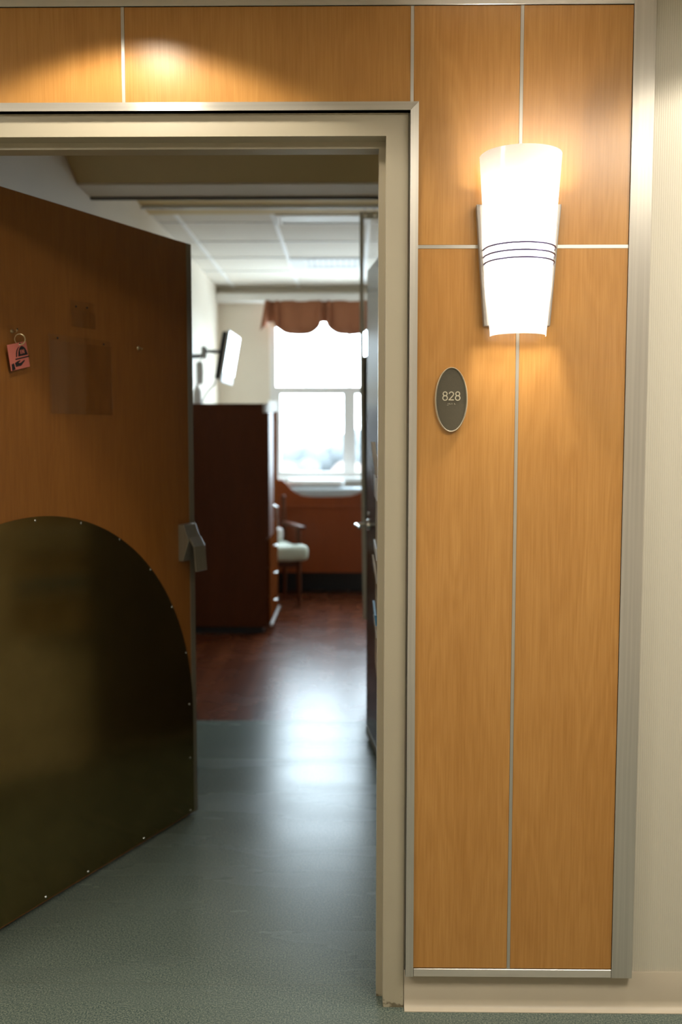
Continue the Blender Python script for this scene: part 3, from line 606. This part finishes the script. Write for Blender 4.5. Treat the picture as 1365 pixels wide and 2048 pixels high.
# valance: pleated fabric with a scalloped hem
va = empty('window_valance', (0, 6.50, 0), 'rust brown pleated valance with scalloped hem over the window', 'valance')
cusps = [-0.73 + 0.465 * i for i in range(8)]
def hemz(x):
    d = min(abs(x - c) for c in cusps)
    return 2.352 + (0.115 if d < 0.026 else 0.075 * math.exp(-((d - 0.026) / 0.06) ** 1.5))
def pley(x):
    d = min(abs(x - c) for c in cusps)
    return (-0.035 if 0.03 < d < 0.055 else 0.012 if d <= 0.03 else 0.0) + 0.012 * math.cos(x * 27)
b = BM(); nx = 420; rows = [[], [], [], []]
for i in range(nx + 1):
    x = -0.80 + 3.58 * i / nx
    for r_ in range(4):
        t = r_ / 3.0; zt = 2.66; flare = -0.05 * max(0, (-0.66 - x) / 0.14) * (1 - t)
        z = hemz(x) + (zt - hemz(x)) * t
        rows[r_].append(b.verts.new((x + flare * 0.9, pley(x) * (1.1 - 0.3 * t), z)))
for r0, r1 in zip(rows, rows[1:]):
    for i in range(nx): b.faces.new((r0[i], r0[i+1], r1[i+1], r1[i]))
o = obj('fabric', b, M['valance'], va, True); md = o.modifiers.new('thick', 'SOLIDIFY'); md.thickness = 0.006
obj('mounting_board', bx(BM(), -0.80, 2.78, 0.02, 0.148, 2.64, 2.655), M['white'], va)
for c in cusps[:1]:
    b = BM(); lathe(b, [(0.0, 0.05), (0.008, 0.048), (0.013, 0.03), (0.011, 0.018), (0.017, 0.0), (0.0, -0.002)], 12, (c, -0.045, hemz(c) - 0.05)); obj('tassel', b, M['peach'], va, True)

# ------------------------------------------------------------------ window seat
ws = empty('bench', (0, 6.30, 0), 'red-brown wooden window seat with scooped front under the window', 'bench')
ol = [(-1.24, 0.20), (1.30, 0.20), (1.30, 1.02), (0.30, 1.02), (0.215, 1.01), (0.16, 0.985), (0.11, 0.955), (0.05, 0.915), (-0.01, 0.895), (-0.10, 0.888), (-0.25, 0.886), (-0.40, 0.888), (-0.46, 0.897), (-0.515, 0.925), (-0.56, 0.962), (-0.60, 1.01), (-0.63, 1.04), (-0.68, 1.05), (-1.24, 1.05)]
obj('front_panel', prism(BM(), ol, -0.02, 0.012, 'y'), M['bench'], ws)
b = BM(); bx(b, -1.24, 1.3, -0.026, -0.02, 0.79, 0.81, 0.002, 1); obj('rail', b, M['bench'], ws)
obj('plinth', bx(BM(), -1.24, 1.3, 0.20, 0.25, 0.0, 0.20), M['black'], ws)
obj('seat_base', bx(BM(), -1.24, 1.3, 0.012, 0.25, 0.20, 0.84), M['bench'], ws)
o = obj('cushion', bx(BM(), -1.22, 1.28, 0.016, 0.245, 0.842, 0.965, 0.03, 4), M['cushion'], ws, True); o['label'] = 'blue-grey padded cushion'
b = BM(); bx(b, -0.60, -0.08, 0.06, 0.235, 0.968, 1.035, 0.028, 4)
tag(obj('folded_blanket', b, M['linen'], None, True, loc=(0, 6.30, 0)), 'white folded blanket lying on the window seat cushion', 'blanket')

# ------------------------------------------------------------------ wardrobe
wd = empty('wardrobe', (XL, 4.55, 0), 'dark cherry wardrobe with drawers behind the open door', 'wardrobe')
WW, WDp = 0.655, 0.76                     # reach from the wall, length along the wall
obj('carcass', bx(BM(), 0.004, WW - 0.025, 0, WDp, 0.05, 1.648, 0.002, 1), M['cherry'], wd)
obj('plinth', bx(BM(), 0.004, WW - 0.06, 0.02, WDp - 0.02, 0.0, 0.05), M['black'], wd)
obj('top', bx(BM(), 0.002, WW, -0.006, WDp + 0.006, 1.648, 1.664, 0.003), M['cherry'], wd)
for j in range(2):
    y0 = 0.004 + j * (WDp / 2); d = obj('door', bx(BM(), WW - 0.025, WW - 0.005, y0, y0 + WDp / 2 - 0.008, 0.70, 1.645, 0.003), M['cherry' if j == 0 else 'cherry_matte'], wd)
    yh = (WDp / 2 - 0.03) if j == 0 else WDp / 2 + 0.03
    b = BM(); tube(b, [(WW - 0.005, yh, 0.80), (WW + 0.02, yh, 0.81), (WW + 0.02, yh, 0.90), (WW - 0.005, yh, 0.91)], 0.005, 8); obj('handle', b, M['chrome'], d, True)
for j in range(3):
    z0 = 0.075 + j * 0.207; d = obj('drawer', bx(BM(), WW - 0.025, WW - 0.004, 0.004, WDp - 0.004, z0, z0 + 0.2, 0.003), M['cherry_matte'], wd)
    b = BM(); tube(b, [(WW - 0.004, WDp/2 - 0.06, z0 + 0.12), (WW + 0.02, WDp/2 - 0.05, z0 + 0.12), (WW + 0.02, WDp/2 + 0.05, z0 + 0.12), (WW - 0.004, WDp/2 + 0.06, z0 + 0.12)], 0.005, 8); obj('handle', b, M['chrome'], d, True)
o = obj('toe_strip', bx(BM(), WW - 0.004, WW + 0.012, 0.0, WDp, 0.055, 0.075, 0.003), M['silver'], wd); o['label'] = 'pale strip along the bottom edge'
b = prism(BM(), [(WW - 0.046, 1.598), (WW + 0.06, 1.606), (WW + 0.062, 1.684), (WW - 0.008, 1.682), (WW - 0.01, 1.6655), (WW - 0.046, 1.656)], -0.016, -0.014, 'y')
tag(obj('paper_sheet', b, M['sheet'], None, loc=(XL, 4.55, 0)), 'white paper stuck over the front top corner of the wardrobe', 'paper')

# ------------------------------------------------------------------ television on a wall arm
tv = empty('television', (-0.925, 5.02, 2.02), 'flat television tilted on a wall arm above the wardrobe', 'television')
tv.rotation_euler = (0, math.radians(10), math.radians(-1.5))
obj('back_shell', bx(BM(), -0.055, -0.018, -0.26, 0.26, -0.175, 0.175, 0.012, 3), M['black'], tv, True)
obj('bezel', bx(BM(), -0.018, 0.0, -0.27, 0.27, -0.195, 0.19, 0.006, 2), M['silver'], tv)
obj('screen', bx(BM(), 0.0002, 0.002, -0.255, 0.255, -0.125, 0.178, 0.0005, 1), M['screen'], tv)
ar = empty('wall_bracket', (XL, 5.06, 2.06), 'black jointed wall bracket holding the television', 'bracket')
obj('wall_plate', bx(BM(), 0.001, 0.02, -0.06, 0.06, -0.12, 0.12, 0.004), M['silver'], ar)
b = BM(); tube(b, [(0.02, 0, -0.02), (0.12, -0.05, -0.02)], 0.016, 10); obj('inner_arm', b, M['black'], ar, True)
b = BM(); tube(b, [(0.12, -0.05, -0.04), (0.12, -0.05, 0.05)], 0.022, 12); obj('joint', b, M['silver'], ar, True)
b = BM(); tube(b, [(0.12, -0.05, 0.015), (0.268, -0.045, 0.010)], 0.013, 10); obj('outer_arm', b, M['black'], ar, True)
b = BM(); tube(b, [(-1.03, 5.0, 1.90), (-1.045, 4.98, 1.83), (-1.07, 4.97, 1.80), (-1.11, 4.98, 1.76), (-1.15, 5.0, 1.68), (-1.17, 5.02, 1.666 + 0.006)], 0.006, 8)
tag(obj('hanging_cable', b, M['cord'], None, True), 'pale cord drooping from the television to the wardrobe top', 'cord')
b = BM(); bx(b, -1.175, -1.125, 4.9, 4.94, 1.82, 1.99, 0.016, 3); tube(b, [(-1.15, 4.92, 1.99), (-1.14, 4.97, 2.02)], 0.004, 8)
tag(obj('handset', b, M['linen'], None, True), 'white handset hanging below the television bracket', 'handset')
b = BM(); lathe(b, [(0.0, 0.0), (0.032, 0.0), (0.034, 0.02), (0.03, 0.10), (0.012, 0.13), (0.012, 0.15), (0.0, 0.152)], 20); 
tag(obj('bottle', b, M['linen'], None, True, loc=(-1.15, 4.80, 1.664)), 'small white bottle standing on the wardrobe top', 'bottle')

# ------------------------------------------------------------------ armchair beyond the wardrobe
ch = empty('armchair', (-0.777, 5.76, 0), 'wooden armchair with pale green cushions beyond the wardrobe', 'chair', math.radians(-70))
# local +x is the front of the chair
b = BM(); bx(b, -0.22, 0.20, -0.25, 0.25, 0.40, 0.535, 0.045, 4); bx(b, 0.185, 0.34, -0.325, 0.325, 0.40, 0.533, 0.045, 4); obj('seat', b, M['green'], ch, True)
b = BM(); bx(b, -0.045, 0.045, -0.24, 0.24, 0.50, 0.86, 0.035, 4)
o = obj('backrest', b, M['green'], ch, True); o.matrix_basis = Matrix.Translation((-0.20, 0, 0.0)) @ Matrix.Rotation(math.radians(-8), 4, 'Y') @ Matrix.Translation((-0.05, 0, 0))
for sy in (-1, 1):
    b = BM(); tube(b, [(0.175, sy*0.285, 0.0), (0.16, sy*0.285, 0.35), (0.15, sy*0.285, 0.655)], [0.016, 0.022, 0.02], 10); obj('leg', b, M['cherry'], ch, True)
    b = BM(); tube(b, [(-0.30, sy*0.285, 0.0), (-0.25, sy*0.285, 0.40), (-0.31, sy*0.285, 0.88)], [0.016, 0.022, 0.018], 10); lathe(b, [(0.0, -0.01), (0.02, 0.0), (0.024, 0.018), (0.014, 0.034), (0, 0.038)], 12, (-0.31, sy*0.285, 0.88)); obj('leg', b, M['cherry'], ch, True)
    b = BM(); bx(b, -0.30, 0.275, sy*0.285 - 0.03, sy*0.285 + 0.03, 0.655, 0.685, 0.012, 3); obj('arm_rest', b, M['cherry'], ch, True)
    b = BM(); bx(b, -0.25, 0.15, sy*0.285 - 0.012, sy*0.285 + 0.012, 0.33, 0.39, 0.004); obj('rail', b, M['cherry'], ch)
b = BM(); bx(b, 0.15, 0.17, -0.27, 0.27, 0.33, 0.395, 0.004); bx(b, -0.26, -0.235, -0.275, 0.275, 0.33, 0.395, 0.004); obj('rail', b, M['cherry'], ch)
b = BM(); bx(b, -0.075, 0.075, -0.04, 0.04, 0.0, 0.115, 0.036, 4)
tag(obj('pillow', b, M['linen'], None, True, loc=(-0.67, 5.84, 0.537)), 'small white pillow lying on the armchair seat', 'pillow')

# ------------------------------------------------------------------ bedroom ceiling fixtures
tf = empty('troffer', (-0.19, 3.82, HR), 'unlit white square ceiling light panel near the curtain track', 'ceiling light')
b = BM(); bx(b, -0.29, 0.29, -0.135, -0.115, -0.02, -0.001); bx(b, -0.29, 0.29, 0.10, 0.12, -0.02, -0.001); bx(b, -0.29, -0.26, -0.115, 0.10, -0.02, -0.001); bx(b, 0.26, 0.29, -0.115, 0.10, -0.02, -0.001)
obj('frame', b, M['white'], tf); obj('lens', bx(BM(), -0.26, 0.26, -0.115, 0.10, -0.012, -0.001), M['lens'], tf)
av = empty('air_vent', (-0.20, 5.45, HR), 'white square ceiling air vent with a slotted grille', 'vent')
b = BM(); bx(b, -0.285, 0.285, -0.285, -0.25, -0.012, -0.001); bx(b, -0.285, 0.285, 0.08, 0.285, -0.012, -0.001); bx(b, -0.285, -0.17, -0.25, 0.08, -0.012, -0.001); bx(b, 0.23, 0.285, -0.25, 0.08, -0.012, -0.001)
obj('face_plate', b, M['lens'], av); obj('duct', bx(BM(), -0.17, 0.23, -0.25, 0.08, -0.004, -0.001), M['winframe'], av)
for i in range(9):
    x = -0.15 + i * 0.045; b = BM(); bx(b, x, x + 0.012, -0.25, 0.08, -0.014, -0.004); obj('louver', b, M['silver'], av)

# ------------------------------------------------------------------ outside, far below the window
tag(obj('ground', bx(BM(), -150, 150, 40, 400, -16, -15), M['field']), 'pale hazy ground far below the window', 'ground', kind='structure')
def tree(x, y, z, r, h, mat, lb):
    t = empty('tree', (x, y, -15), lb, 'tree', group='trees outside the window')
    b = BM(); tube(b, [(0, 0, 0), (0.2, 0, z + 15 - r * 0.4)], [0.5, 0.3], 8); obj('trunk', b, M['bark'], t, True)
    b = BM()
    for i in range(14):
        p = Vector((random.gauss(0, 0.42), random.gauss(0, 0.42), random.gauss(0, 0.3))) * r
        g = bmesh.ops.create_icosphere(b, subdivisions=2, radius=r * random.uniform(0.35, 0.6), matrix=Matrix.Translation(p + Vector((0, 0, z + 15))))
        for v in g['verts']: v.co += Vector((random.uniform(-1, 1), random.uniform(-1, 1), random.uniform(-1, 1))) * r * 0.06
    obj('crown', b, mat, t, True)
tree(-4.6, 58, -3.6, 3.2, 10, M['leaf'], 'pale green tree outside, lower left of the window')
tree(0.2, 56, -2.9, 2.7, 10, M['autumn'], 'pinkish autumn tree outside, middle of the window')
tree(-1.2, 100, -1.6, 3.6, 10, M['bluetree'], 'bluish tree outside near the right mullion')
tree(3.6, 70, -2.2, 3.2, 10, M['bluetree'], 'bluish tree outside in the narrow right pane')
tree(-7.0, 95, -2.4, 3.4, 10, M['bluetree'], 'faint tree outside behind the pale green one')
